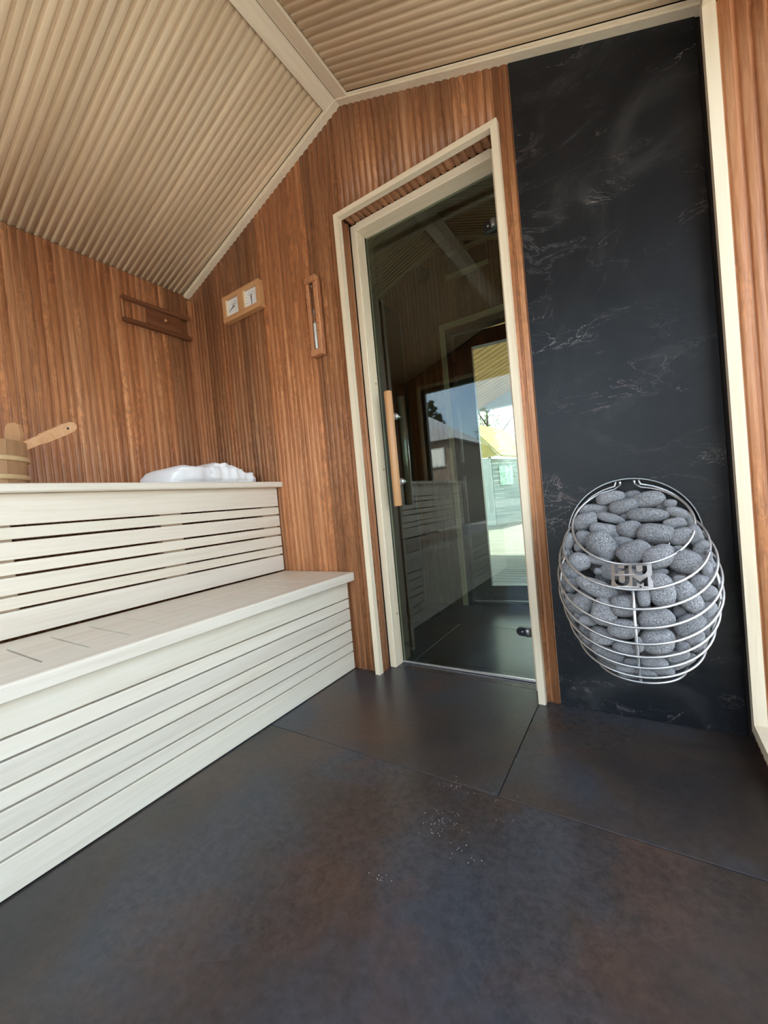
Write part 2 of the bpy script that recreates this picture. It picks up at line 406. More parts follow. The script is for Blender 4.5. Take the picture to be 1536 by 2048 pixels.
# ribbed reveal around the door (sides upright, head ribs run into the opening)
for yy in (.016, .016 + PITCH):
    if yy < .06:
        slat(wb, 'brown_z', Vector((RX0 - RIB, yy + .002, 0)), Y, X, Z * 1, 0, RZ, tone=.95)
        slat(wb, 'brown_z', Vector((RX1 + RIB, yy + .002, 0)), -Y, -X, Z, 0, RZ, tone=.9)
x = RX0 + PITCH / 2
while x < RX1:
    slat(wb, 'brown_z', Vector((x, 0, RZ + RIB)), X, -Z, Y, .001, .068, tone=random.uniform(.7, .95)); x += PITCH

# black stone slab behind the heater
slab = wallpoly(XP + .0005, 1.262, 0.001, .0, .0125, 'stone_slab', 'black_stone', None)
tagp(slab, 'tall black stone slab with fine pale veins behind the stove', 'wall panel')

# door trim, mitred
dt = trim_root('pale timber architrave around the glass door')
ti, to_, tz0, tz1 = .022, -.003, 2.020, 2.042
t1, t2 = .697, .7205
ya, yb = -.027, -.0005
prism('architrave_side', [(to_, ya, 0), (ti, ya, 0), (ti, ya, tz0), (to_, ya, tz1)], (0, yb - ya, 0), 'pale_z', dt)
prism('architrave_side', [(t1, ya, 0), (t2, ya, 0), (t2, ya, tz1), (t1, ya, tz0)], (0, yb - ya, 0), 'pale_z', dt)
prism('architrave_head', [(ti, ya, tz0), (t1, ya, tz0), (t2, ya, tz1), (to_, ya, tz1)], (0, yb - ya, 0), 'pale_x', dt)
# pale jamb set back in the opening
jt = trim_root('pale timber door jamb set back in the opening')
box('jamb_side', RX0 - .004, JX0, .068, .158, 0, JZ + .03, 'pale_z', jt, .002)
box('jamb_side', JX1, RX1 + .004, .068, .158, 0, JZ + .03, 'pale_z', jt, .002)
box('jamb_head', JX0, JX1, .068, .158, JZ, JZ + .034, 'pale_x', jt, .002)
box('rebate_strip', JX0, JX0 + .004, .1345, .1385, 0, JZ, 'black_frame', jt, 0)
for zz in (.24, .92, 1.32):      # screw plugs in the jamb
    lathe('plug', [(.006, 0), (.006, .0006)], (JX0, .118, zz), (1, 0, 0), 'pine_oil', jt, 12)

# ------------------------------------------------------------------ glass door
gd = empty('door_1', (.36, .14, 0)); struct(gd, 'frameless tinted glass door with a round wooden pull bar')
pane = box('pane', JX0 + .003, JX1 - .003, .1395, .1405, .010, JZ - .003, 'door_glass', gd, 0)
hx = .125
hd = tube('handle', [(hx, .090, .744), (hx, .090, .747), (hx, .090, 1.258), (hx, .090, 1.262)], [.0165, .0185, .0185, .0165], 'pine_oil', gd, 20)
hd['label'] = 'round light wooden pull bar'
hb = tube('outer_handle', [(hx + .004, .198, .750), (hx + .004, .198, 1.254)], .0175, 'steel_dark', gd, 20)
hb['label'] = 'dark steel pull bar on the far side of the glass'
for zz in (.855, 1.155):
    so_ = tube('standoff', [(hx, .103, zz), (hx + .004, .186, zz)], .0075, 'steel', gd, 12)
    lathe('collar', [(.014, 0), (.015, .002), (.015, .008), (.011, .010)], (hx + .002, .129, zz), (0, 1, 0), 'steel', so_, 20)
    lathe('collar', [(.014, 0), (.015, .002), (.015, .008), (.011, .010)], (hx + .002, .1412, zz), (0, 1, 0), 'steel', so_, 20)
for zz in (.205, 1.795):
    bm = bmesh.new()
    pts = [(JX1, zz - .017), (.615, zz - .017)] + [(.615 + .017 * math.cos(R_(a)), zz + .017 * math.sin(R_(a))) for a in range(255, 100, -15)] + [(.615, zz + .017), (JX1, zz + .017)]
    a = [bm.verts.new((q[0], .122, q[1])) for q in pts]; b = [bm.verts.new((q[0], .139, q[1])) for q in pts]
    bm.faces.new(a); bm.faces.new(b[::-1])
    for i in range(len(a)): bm.faces.new((a[i], b[i], b[(i + 1) % len(a)], a[(i + 1) % len(a)]))
    h = link('hinge', fin(bm), 'black_metal', gd); child_matrix(h, gd)
    lathe('barrel', [(.009, -.016), (.012, -.013), (.012, .013), (.009, .016)], (.645, .120, zz), (0, 0, 1), 'steel_dark', h, 20)
    lathe('screw', [(.004, 0), (.004, .002)], (.622, .122, zz), (0, -1, 0), 'steel', h, 12)
th = box('trim_threshold', JX0, JX1, .132, .146, .0005, .009, 'steel', None, .002); struct(th, 'thin metal strip under the glass door')

# ------------------------------------------------------------------ right wall with the big window
WY0, WY1, WZ0, WZ1 = -.090, -2.12, .083, 1.955
wr = boxes('wall_right', [(1.2885, 1.50, -.074, .0, -.02, 2.10), (1.2885, 1.50, YF - .05, WY1 - .03, -.02, 2.10), (1.2885, 1.50, WY1 - .03, -.074, -.02, .048),
                          (1.2885, 1.50, WY1 - .03, -.074, WZ1 + .03, 2.10), (1.2885, 1.35, .0, YV + .16, -.02, 2.10)], 'dark_back')
struct(wr, 'brown ribbed timber wall holding the tall side window')
for yy in (-.015, -.042):
    slat(wr, 'brown_z', Vector((1.2885 - .004, yy, 0)), Y, -X, Z * -1, -2.03, 0, tone=.9, width=.024 if yy < -.03 else PITCH)
y = -.072
while y > YF + .02:
    slat(wr, 'brown_z', Vector((1.2885 - .004, y, 0)), Y, -X, -Z, -.050, 0, tone=random.uniform(.85, 1.1))
    y -= PITCH
y = WY1 - .05
while y > YF + .02:
    slat(wr, 'brown_z', Vector((1.2885 - .004, y, 0)), Y, -X, -Z, -2.03, -.05, tone=random.uniform(.85, 1.1)); y -= PITCH
wt = trim_root('pale timber frame around the tall side window')
xa, xb_, tw = 1.2645, 1.2925, .033
prism('architrave_side', [(xa, WY0, WZ0), (xa, WY0, WZ1), (xa, WY0 + tw, WZ1 + tw), (xa, WY0 + tw, WZ0 - tw)], (xb_ - xa, 0, 0), 'pale_z', wt)
prism('architrave_side', [(xa, WY1, WZ0), (xa, WY1, WZ1), (xa, WY1 - tw, WZ1 + tw), (xa, WY1 - tw, WZ0 - tw)], (xb_ - xa, 0, 0), 'pale_z', wt)
prism('architrave_head', [(xa, WY0, WZ1), (xa, WY1, WZ1), (xa, WY1 - tw, WZ1 + tw), (xa, WY0 + tw, WZ1 + tw)], (xb_ - xa, 0, 0), 'pale_y', wt)
prism('sill_strip', [(xa, WY0, WZ0), (xa, WY1, WZ0), (xa, WY1 - tw, WZ0 - tw), (xa, WY0 + tw, WZ0 - tw)], (xb_ - xa, 0, 0), 'pale_y', wt)
box('sill_board', xb_, 1.50, WY1, WY0, WZ0 - .02, WZ0 - .001, 'pale_y', wt, .001)
for k in range(6):                          # ribbed side reveals and head
    xx = xb_ + PITCH * (k + .5)
    slat(wr, 'brown_z', Vector((xx, WY0 + .006, 0)), -X, -Y, Z, WZ0, WZ1, tone=random.uniform(.95, 1.2))
    slat(wr, 'brown_z', Vector((xx, WY1 - .006, 0)), X, Y, Z, WZ0, WZ1, tone=random.uniform(.9, 1.1))
box('head_board', xb_, 1.50, WY1, WY0, WZ1, WZ1 + .02, 'brown_y', wr, 0)
def window(name, label, P0, A, B, wA, wB, depth, fw=.05, mull=()):
    # frame in the plane spanned by A (width) and B (height) at corner P0
    n = A.cross(B); e = empty(name, P0); struct(e, label)
    def bar(nm, a0, a1, b0, b1, d0, d1, mat):
        bm = bmesh.new(); pts = [P0 + A * a0 + B * b0, P0 + A * a1 + B * b0, P0 + A * a1 + B * b1, P0 + A * a0 + B * b1]
        va = [bm.verts.new(q + n * d0) for q in pts]; vb = [bm.verts.new(q + n * d1) for q in pts]
        bm.faces.new(va); bm.faces.new(vb[::-1])
        for i in range(4): bm.faces.new((va[i], vb[i], vb[(i + 1) % 4], va[(i + 1) % 4]))
        o = link(nm, fin(bm), mat, e); child_matrix(o, e)
    bar('frame_bar', 0, wA, 0, fw, 0, depth, 'black_frame'); bar('frame_bar', 0, wA, wB - fw, wB, 0, depth, 'black_frame')
    bar('frame_bar', 0, fw, fw, wB - fw, 0, depth, 'black_frame'); bar('frame_bar', wA - fw, wA, fw, wB - fw, 0, depth, 'black_frame')
    cuts = [fw] + [v for m_ in mull for v in (m_ - fw / 2, m_ + fw / 2)] + [wA - fw]
    for m_ in mull: bar('mullion', m_ - fw / 2, m_ + fw / 2, fw, wB - fw, 0, depth, 'black_frame')
    for i in range(0, len(cuts), 2): bar('pane', cuts[i], cuts[i + 1], fw, wB - fw, depth * .45, depth * .47, 'window_glass')
window('window_1', 'tall black-framed side window beside the stove', Vector((1.475, WY1, WZ0)), Y, Z, WY0 - WY1, WZ1 - WZ0, .05, .05)

# ------------------------------------------------------------------ front wall (behind the camera) with its window
FX0, FX1, FZ0, FZ1 = -.95, 1.12, .08, 1.985
wf = wallpoly(XL - .05, FX0, -.02, YF - .12, YF - .012, 'wall_front', 'dark_back', top=.02); struct(wf, 'brown ribbed timber wall around the wide front window')
wallpoly(FX1, 1.45, -.02, YF - .12, YF - .012, 'backing', 'dark_back', wf, top=.0)
wallpoly(FX0, FX1, FZ1, YF - .12, YF - .012, 'backing', 'dark_back', wf, top=.02)
boxes('backing', [(FX0, FX1, YF - .12, YF - .012, -.02, FZ0)], 'dark_back', wf)
x = XL + .03
T = Tone()
while x < 1.25:
    zb = FZ1 + .03 if FX0 - .03 < x < FX1 + .03 else 0.0
    slat(wf, 'brown_z', Vector((x, YF - RIB, 0)), X, Y, Z, zb, roof(x) + .01, 0, (KL if x < XRIDGE else -KR), tone=T.next()); x += PITCH
ft = trim_root('pale timber frame around the wide front window')
box('architrave_side', FX0 - .035, FX0, YF - .01, YF + .02, 0, FZ1, 'pale_z', ft)
box('architrave_side', FX1, FX1 + .035, YF - .01, YF + .02, 0, FZ1, 'pale_z', ft)
box('architrave_head', FX0 - .035, FX1 + .035, YF - .01, YF + .02, FZ1, FZ1 + .035, 'pale_x', ft)
window('window_2', 'wide black-framed front window', Vector((FX1, YF - .06, FZ0)), -X, Z, FX1 - FX0, FZ1 - FZ0, .05, .045)

# ------------------------------------------------------------------ entry room behind the glass door
DX0, DX1, DZ = .0, .86, 1.905
wv = wallpoly(XL - .02, DX0 - .03, -.02, YV + .012, YV + .15, 'wall_entry', 'dark_back', top=.02); struct(wv, 'brown ribbed far wall of the dim entry room')
wallpoly(DX1 + .03, 1.33, -.02, YV + .012, YV + .15, 'backing', 'dark_back', wv, top=.02)
wallpoly(DX0 - .03, DX1 + .03, DZ + .02, YV + .012, YV + .15, 'backing', 'dark_back', wv, top=.02)
x = 1.25; T = Tone(.36, .5)  # entry room's shade put into the slat tone; same wood as the sauna walls
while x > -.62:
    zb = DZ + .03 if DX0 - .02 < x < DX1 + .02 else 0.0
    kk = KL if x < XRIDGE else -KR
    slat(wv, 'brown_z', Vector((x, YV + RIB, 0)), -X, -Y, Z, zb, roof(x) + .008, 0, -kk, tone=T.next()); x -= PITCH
et = trim_root('pale timber architrave around the outside door of the entry room')
a0, a1, b0, b1, h0, h1 = -.044, -.012, DX1, DX1 + .035, 1.912, 1.945
ya, yb = YV - .022, YV
prism('architrave_side', [(a0, ya, 0), (a1, ya, 0), (a1, ya, h0), (a0, ya, h1)], (0, yb - ya, 0), 'pale_z', et)
prism('architrave_side', [(b0, ya, 0), (b1, ya, 0), (b1, ya, h1), (b0, ya, h0)], (0, yb - ya, 0), 'pale_z', et)
prism('architrave_head', [(a1, ya, h0), (b0, ya, h0), (b1, ya, h1), (a0, ya, h1)], (0, yb - ya, 0), 'pale_x', et)
df = empty('trim_door_frame'); struct(df, 'black outer frame of the outside door')
box('frame_side', -.012, .016, YV + .005, YV + .10, 0, DZ, 'black_frame', df)
box('frame_side', .835, .862, YV + .005, YV + .10, 0, DZ, 'black_frame', df)
box('frame_head', .016, .835, YV + .005, YV + .10, DZ - .025, DZ + .02, 'black_frame', df)
box('frame_sill', .016, .835, YV + .04, YV + .10, -.01, .014, 'black_frame', df)
od = empty('door_2', (.022, YV + .075, 0)); struct(od, 'black-framed glass outside door standing slightly open')
od.rotation_euler = (0, 0, R_(9))
def leaf(nm, x0, x1, y0, y1, z0, z1, mat, bev=.002):
    o = link(nm, fin(box_bm(x0, x1, y0, y1, z0, z1, bev)), mat, od); return o
LW = .80
leaf('stile', .004, .118, -.03, .03, .022, 1.872, 'black_frame'); leaf('stile', LW - .114, LW, -.03, .03, .022, 1.872, 'black_frame')
leaf('rail', .118, LW - .114, -.03, .03, .022, .125, 'black_frame'); leaf('rail', .118, LW - .114, -.03, .03, 1.772, 1.872, 'black_frame')
leaf('pane', .118, LW - .114, -.004, .004, .125, 1.772, 'window_glass', 0)
for zz in (.25, .95, 1.65): leaf('hinge', -.010, .004, -.030, -.006, zz - .045, zz + .045, 'black_metal')
# tall black cabinet
cab = empty('cabinet', (-.64, .66, 0)); tagp(cab, 'tall black cabinet in the dim entry room behind the glass door', 'cabinet')
box('body', -.94, -.348, .20, 1.155, .075, 2.12, 'black_frame', cab, .002)
box('side_panel', -.348, -.342, .20, 1.155, .085, 2.12, 'black_frame', cab, .001)
box('plinth', -.92, -.372, .22, 1.14, .0, .075, 'black_frame', cab, .001)
box('edge_strip', -.345, -.338, 1.148, 1.158, .085, 2.12, 'steel_dark', cab, .001)
# round black wall fitting and a second vent above the outside door
rv = empty('round_vent', (-.135, YV - .001, 2.352)); tagp(rv, 'round black wall vent high in the entry room', 'vent')
lathe('flange', [(.052, 0), (.052, .006), (.047, .010)], (-.135, YV, 2.335), (0, -1, 0), 'black_metal', rv, 24)
lathe('cap', [(.036, .008), (.038, .020), (.030, .026)], (-.135, YV, 2.335), (0, -1, 0), 'black_metal', rv, 24)
ev = empty('wall_vent', (.19, YV, 2.31)); tagp(ev, 'dark sliding wall vent between two pale rails above the outside door', 'vent')
box('rail', .040, .336, YV - .028, YV - .0005, 2.372, 2.402, 'pale_x', ev); box('rail', .040, .336, YV - .028, YV - .0005, 2.222, 2.256, 'pale_x', ev)
box('hatch', .048, .328, YV - .014, YV - .0005, 2.256, 2.372, 'black_frame', ev)
box('end_stop', .326, .336, YV - .028, YV - .0005, 2.256, 2.372, 'steel_dark', ev)

# ------------------------------------------------------------------ benches
YB1, YB0 = -.003, -2.30
def bench(name, label, xface, slats, xback, studs):
    e = empty(name, ((xface + xback) / 2, -1.1, 0)); tagp(e, label, 'bench')
    for nm, z0, z1 in slats:
        t = random.uniform(.95, 1.04); 
        box(nm, xface - .020, xface, YB0, YB1 - .002, z0, z1, 'bench_wood', e, .0022, 2, tone=(t, t * random.uniform(.985, 1.01), t * random.uniform(.96, 1.0), 1))
    for (y0, y1) in studs:
        box('stud', xface - .068, xface - .0205, y0, y1, slats[-1][1] + .002, slats[0][2], 'bench_wood', e, .001, tone=(.8, .66, .55, 1))
    return e
STUDS = [(-.095, -.006), (-.610, -.522), (-1.150, -1.062), (-1.70, -1.612), (-2.28, -2.19)]
lb = bench('lower_bench', 'pale wooden lower sauna bench with a slotted seat and slatted front', -.133,
           [('fascia', .3355, .4175), ('slat', .2895, .3310), ('slat', .2315, .2850), ('slat', .1880, .2270), ('slat', .1300, .1835), ('slat', .0850, .1255), ('slat', .0030, .0805)], -.5, STUDS)
ub = bench('upper_bench', 'pale wooden upper sauna bench carrying the towel and bucket', -.540,
           [('fascia', .7990, .8945), ('slat', .7570, .7930), ('slat', .6960, .7495), ('slat', .6515, .6885), ('slat', .5925, .6440), ('slat', .5500, .5860), ('slat', .4660, .5430)], -1.1, STUDS)
def bench_top(parent, x0, x1, z0, z1, sx0, sx1, nose):
    # one board with milled through-slots
    bm = bmesh.new(); hw = .0035
    ys = [-.23 - .1 * k for k in range(0, 21)]
    def q(bmx, a, b, c, d, zz, flip=False):
        vs = [bmx.verts.new((a, c, zz)), bmx.verts.new((b, c, zz)), bmx.verts.new((b, d, zz)), bmx.verts.new((a, d, zz))]
        bmx.faces.new(vs if not flip else vs[::-1])
    xn = x1 - nose
    for zz, fl in ((z1, False), (z0, True)):
        q(bm, x0, sx0, YB0, YB1, zz, fl); q(bm, sx1, xn, YB0, YB1, zz, fl)
        edges = [YB1] + [v for y in ys for v in (y + hw, y - hw)] + [YB0]
        for i in range(0, len(edges), 2): q(bm, sx0, sx1, edges[i + 1], edges[i], zz, fl)
    for y in ys:
        for (a, b) in (((sx0, y - hw), (sx1, y - hw)), ((sx1, y - hw), (sx1, y + hw)), ((sx1, y + hw), (sx0, y + hw)), ((sx0, y + hw), (sx0, y - hw))):
            bm.faces.new([bm.verts.new((*a, z0)), bm.verts.new((*b, z0)), bm.verts.new((*b, z1)), bm.verts.new((*a, z1))])
    # nose profile
    r = nose; prof = [(xn, z1)]
    for k in range(1, 6): prof.append((xn + r * math.sin(R_(18 * k)), z1 - r + r * math.cos(R_(18 * k))))
    prof += [(x1, z0 + .004), (x1 - .004, z0), (xn, z0)]
    for (a, b) in zip(prof, prof[1:]):
        f = bm.faces.new([bm.verts.new((a[0], YB0, a[1])), bm.verts.new((b[0], YB0, b[1])), bm.verts.new((b[0], YB1, b[1])), bm.verts.new((a[0], YB1, a[1]))])
    for yy in (YB0, YB1):
        bm.faces.new([bm.verts.new((x0, yy, z0)), bm.verts.new((x0, yy, z1))] + [bm.verts.new((a, yy, b)) for a, b in prof])
    bm.faces.new([bm.verts.new((x0, YB0, z0)), bm.verts.new((x0, YB0, z1)), bm.verts.new((x0, YB1, z1)), bm.verts.new((x0, YB1, z0))])
    bmesh.ops.remove_doubles(bm, verts=bm.verts, dist=1e-5)
    bmesh.ops.recalc_face_normals(bm, faces=bm.faces)
    me = bpy.data.meshes.new('m'); bm.to_mesh(me); bm.free()
    o = link('seat_board', me, 'bench_wood', parent); child_matrix(o, parent); return o
bench_top(lb, -.5395, -.0915, .4180, .4584, -.450, -.185, .007)
bench_top(ub, -1.104, -.4979, .8950, .9220, -.98, -.62, .006)

# ------------------------------------------------------------------ heater: wire drop on the slab
RINGS = [(.149, .642, 42.4, -.140), (.1735, .591, 36.0, -.1705), (.1855, .555, 36.8, -.178), (.191, .514, 36.4, -.184), (.191, .474, 36.4, -.184),
         (.1825, .430, 35.0, -.180), (.171, .385, 32.0, -.175), (.150, .325, 24.0, -.167), (.108, .240, 8.0, -.137)]
HX = 1.018
def ringpt(k, a, shrink=0.0):
    r, zc, t, yc = RINGS[k]; r -= shrink; t = R_(t)
    return Vector((HX + r * math.cos(a), yc + r * math.sin(a) * math.cos(t), zc + r * math.sin(a) * math.sin(t)))
heater = empty('sauna_heater', (HX, -.17, .22)); tagp(heater, 'drop-shaped steel wire sauna stove hung on the black slab', 'stove')
WR = .0034
for k in range(len(RINGS)):
    if k == 0:      # open at the back, both ends bent up towards the shield
        g = .035
        pts = [ringpt(0, math.pi / 2 + g / .149 + (2 * math.pi - 2 * g / .149) * i / 56) for i in range(57)]
        n0 = Vector((0, -math.sin(R_(42.4)), math.cos(R_(42.4))))
        e0 = pts[0] + Vector((.016, .0, .006)); e1 = pts[-1] + Vector((-.016, .0, .006))
        pts = [e0 + n0 * .022, e0 + n0 * .008] + pts + [e1 + n0 * .008, e1 + n0 * .022]
        o = tube('wire_ring', pts, WR, 'steel', heater, 8)
    else:
        n = 64
        tube('wire_ring', [ringpt(k, 2 * math.pi * i / n) for i in range(n)], WR, 'steel', heater, 8, True)
# extra arc at the back between the first ring and the shield
pts = [Vector((HX + .163 * math.cos(R_(a)), -.045, .606 + .146 * math.sin(R_(a)))) for a in range(12, 84, 6)]
tube('back_wire', pts + [pts[-1] + Vector((-.004, -.002, .014))], WR * .9, 'steel', heater, 8)
pts = [Vector((HX - .163 * math.cos(R_(a)), -.045, .606 + .146 * math.sin(R_(a)))) for a in range(12, 84, 6)]
tube('back_wire', pts + [pts[-1] + Vector((.004, -.002, .014))], WR * .9, 'steel', heater, 8)
# uprights: front, two sides, rear
for a in (-90, -12, 192, 60, 120):
    ks = range(1, 9)
    tube('upright', [ringpt(k, R_(a), .006) for k in ks], .0036, 'steel', heater, 8)
# bent steel shield against the wall
bm = bmesh.new(); arc = [R_(-28 + 236 * i / 40) for i in range(41)]
for (r0, y0) in ((.1745, -.050), (.1765, -.001)):
    pass
V = []
for a in arc:
    c, s = math.cos(a), math.sin(a)
    V.append([bm.verts.new((HX + r * c, y, .594 + r * s)) for r, y in ((.1735, -.052), (.1765, -.052), (.1765, -.0008), (.1735, -.0008))])
for A, B in zip(V, V[1:]):
    for i in range(4): bm.faces.new((A[i], B[i], B[(i + 1) % 4], A[(i + 1) % 4]))
bm.faces.new(V[0]); bm.faces.new(V[-1][::-1])
sh = link('shield_rim', fin(bm), 'steel_dark', heater); child_matrix(sh, heater)
pl = [(HX + .173 * math.cos(a), -.006, .594 + .173 * math.sin(a)) for a in arc] + [(HX - .10, -.006, .26), (HX + .10, -.006, .26)]
o = prism('back_plate', pl, (0, .0052, 0), 'black_metal', heater)
# heating core
bm = bmesh.new()
for dx in (-.045, 0, .045):
    tube_bm(bm, [(HX + dx, -.15, .25), (HX + dx, -.15, .52)], .007, 8)
co_ = link('heating_element', fin(bm, True), 'black_metal', heater); child_matrix(co_, heater)
# logo plate with cut-out letters
def plate():
    cu = bpy.data.curves.new('c', 'CURVE'); cu.dimensions = '2D'; cu.fill_mode = 'BOTH'; cu.extrude = .0012
    def poly(p):
        s = cu.splines.new('POLY'); s.points.add(len(p) - 1)
        for i, (x, y) in enumerate(p): s.points[i].co = (x, y, 0, 1)
        s.use_cyclic_u = True
    poly([(0, 0), (60, 0), (60, 50), (0, 50)])
    def Ush(x0, x1, y0, y1, t):
        cx = (x0 + x1) / 2; r = (x1 - x0) / 2; rb = y0 + r; p = [(x0, y1), (x0 + t, y1)]
        p += [(cx - (r - t) * math.cos(R_(a)), rb - (r - t) * math.sin(R_(a))) for a in range(0, 181, 20)]
        p += [(x1 - t, y1), (x1, y1)]
        p += [(cx + r * math.cos(R_(a)), rb - r * math.sin(R_(a))) for a in range(0, 181, 20)]
        return p
    poly([(5, 28), (5, 45.5), (11, 45.5), (11, 39.5), (20, 39.5), (20, 45.5), (26.5, 45.5), (26.5, 28), (20, 28), (20, 34), (11, 34), (11, 28)])
    poly(Ush(31, 53, 25.5, 45.5, 6.5)); poly(Ush(5, 27, 3.5, 23.5, 6.5))
    poly([(31, 4), (31, 22.5), (42, 13.5), (53, 22.5), (53, 4), (47, 4), (47, 11.5), (42, 7.5), (37, 11.5), (37, 4)])
    poly([(42 + 1.9 * math.cos(R_(a)), 3.2 + 1.9 * math.sin(R_(a))) for a in range(0, 360, 45)])
    ob = bpy.data.objects.new('t', cu); C.objects.link(ob)
    dg = bpy.context.evaluated_depsgraph_get(); me = bpy.data.meshes.new_from_object(ob.evaluated_get(dg)); bpy.data.objects.remove(ob)
    return me
def onray(px, py, yplane):
    d = ray(px, py); return CAM + d * ((yplane - CAM.y) / d.y)
me = plate()
pf0, pf1 = ringpt(0, -math.pi / 2), ringpt(1, -math.pi / 2)
up = (pf0 - pf1).normalized(); rt_ = X.copy(); nrm = rt_.cross(up).normalized()
hgt = (pf0 - pf1).length; wdt = hgt * 1.13
# plate lies on the front of the first two rings
mid0 = pf1 + nrm * .0045
lc = (onray(1268, 1180, -.317)).x - .004
for v in me.vertices:
    q = mid0 + up * (v.co.y / 50 * hgt) + nrm * v.co.z
    q.x = lc - wdt / 2 + v.co.x / 60 * wdt
    q.y += abs(q.x - HX) ** 2 / .36
    v.co = q
lp = link('logo_plate', me, 'steel', heater); child_matrix(lp, heater); lp['label'] = 'steel plate with cut-out letters HUUM'

# stones: those the photograph shows, put just inside the wires, then a fill behind them
nA = 28
bmv = bmesh.new(); rows = []
for k in range(len(RINGS)): rows.append([bmv.verts.new(ringpt(k, 2 * math.pi * i / nA, .008)) for i in range(nA)])
for A, B in zip(rows, rows[1:]):
    for i in range(nA): bmv.faces.new((A[i], A[(i + 1) % nA], B[(i + 1) % nA], B[i]))
bmv.faces.new(rows[0]); bmv.faces.new(rows[-1][::-1])
bmv.normal_update(); hull = BVHTree.FromBMesh(bmv); bmv.free()
def stone_mesh(seed):
    rnd = random.Random(seed); bm = bmesh.new(); bmesh.ops.create_icosphere(bm, subdivisions=3, radius=1)
    off = Vector((rnd.uniform(0, 50),) * 3); p = rnd.uniform(2.1, 2.9)
    for v in bm.verts:
        n = v.co.normalized(); k = (abs(n.x) ** p + abs(n.y) ** p + abs(n.z) ** p) ** (-1 / p)
        v.co = n * k * (1 + .16 * noise.noise(n * .9 + off) + .03 * noise.noise(n * 2.2 + off))
    return fin(bm, True)
SM = [stone_mesh(s) for s in range(10)]
for m_ in SM: m_.materials.append(MATS['granite'])
# (origin x, origin y, [(cx, cy, semi-axis, semi-axis, tilt, extra depth mm)])
ST = [(1100, 940, [(890, 430, 205, 105, -8, 10), (1270, 400, 125, 85, -12, 20), (1140, 560, 205, 125, -12, 0), (680, 610, 240, 95, 0, 22), (540, 790, 195, 145, -20, 0), (930, 740, 208, 80, 14, 8),
      (830, 930, 215, 118, 8, 12), (1220, 910, 175, 138, -5, 4), (515, 1050, 125, 130, 0, 8), (800, 1170, 250, 205, 45, -4), (1100, 1130, 200, 110, 10, 26), (1290, 1260, 245, 165, -25, -4),
      (730, 1390, 180, 70, 12, 16), (300, 1100, 80, 145, 10, 0), (430, 1180, 60, 85, 0, 14), (440, 1390, 165, 155, 0, 0), (230, 1290, 65, 90, 0, 8), (270, 1540, 135, 165, 0, 0), (950, 1560, 165, 135, 0, 30),
      (740, 1560, 60, 60, 0, 30), (1170, 720, 90, 55, 0, 30)]),
      (1260, 940, [(310, 450, 215, 125, -10, 4), (510, 540, 100, 95, 0, 20), (690, 500, 90, 70, 0, 14), (740, 660, 170, 90, 20, 0), (270, 690, 285, 118, 0, 0), (680, 820, 150, 90, -10, 8), (1085, 900, 90, 155, -15, 12),
      (915, 800, 75, 85, 0, 30), (400, 980, 255, 170, 2, -2), (800, 1020, 195, 135, -10, 6), (1000, 1090, 65, 150, -20, 14), (450, 1330, 225, 185, -15, -4), (850, 1410, 215, 195, 15, 4), (740, 1220, 95, 65, 0, 22),
      (1120, 1210, 110, 165, 20, 4), (1200, 1440, 115, 165, -15, 2), (1370, 1540, 75, 160, 0, 0), (1265, 1230, 45, 75, 0, 4), (430, 1560, 140, 60, 0, 40), (120, 1500, 110, 90, 0, 50)]),
      (1260, 1150, [(490, 230, 182, 250, 0, 0), (215, 340, 88, 150, 0, 4), (890, 310, 160, 310, -28, 0), (1080, 120, 145, 135, 0, 4), (1220, 265, 145, 135, -10, 0), (1340, 60, 60, 95, 0, 0), (1230, 580, 130, 185, 22, 0),
      (405, 670, 245, 165, -10, 0), (770, 570, 95, 115, 0, 34), (900, 770, 235, 155, -25, 8), (1000, 950, 155, 130, -30, 2), (1185, 880, 65, 65, 0, 4), (445, 1040, 238, 208, 0, -2), (810, 1110, 105, 115, 0, 8),
      (730, 1250, 180, 110, -15, 4), (1345, 830, 65, 110, 0, 0), (1200, 1150, 80, 95, 0, 0), (370, 1340, 190, 95, 5, 4), (510, 1480, 160, 90, 10, 2), (820, 1360, 220, 90, -25, 2), (1080, 1090, 140, 80, -40, 4),
      (250, 1500, 160, 60, 10, 8), (1260, 740, 80, 95, 20, 4), (1375, 320, 60, 110, 0, 0), (760, 60, 90, 60, 0, 14), (1430, 300, 40, 130, 0, 0)]),
      (1100, 1150, [(710, 200, 310, 132, 22, 0), (500, 430, 160, 185, 30, 4), (290, 380, 80, 105, 0, 0), (340, 520, 130, 100, 10, 4), (830, 570, 190, 205, 20, 0), (1140, 470, 182, 175, 0, 2), (590, 700, 135, 85, 10, 6),
      (1130, 830, 225, 165, 5, 0), (780, 950, 190, 150, 15, 0), (520, 870, 85, 105, 0, 6), (1180, 1130, 190, 112, 5, 2), (880, 1250, 260, 120, 28, 0), (1240, 1340, 95, 65, 0, 8), (1150, 1450, 145, 65, 10, 4),
      (560, 1010, 105, 95, 30, 4), (340, 690, 100, 95, 20, 2), (690, 1270, 125, 62, 38, 2), (900, 1410, 150, 52, 28, 2), (1190, 1560, 135, 48, 12, 2), (430, 1000, 55, 75, 0, 0), (230, 110, 75, 140, 0, 0),
      (1375, 1060, 55, 115, 0, 6), (330, 160, 90, 120, 0, 10), (1060, 1330, 60, 60, 0, 24)])]
K = 200 / 1536
placed = []
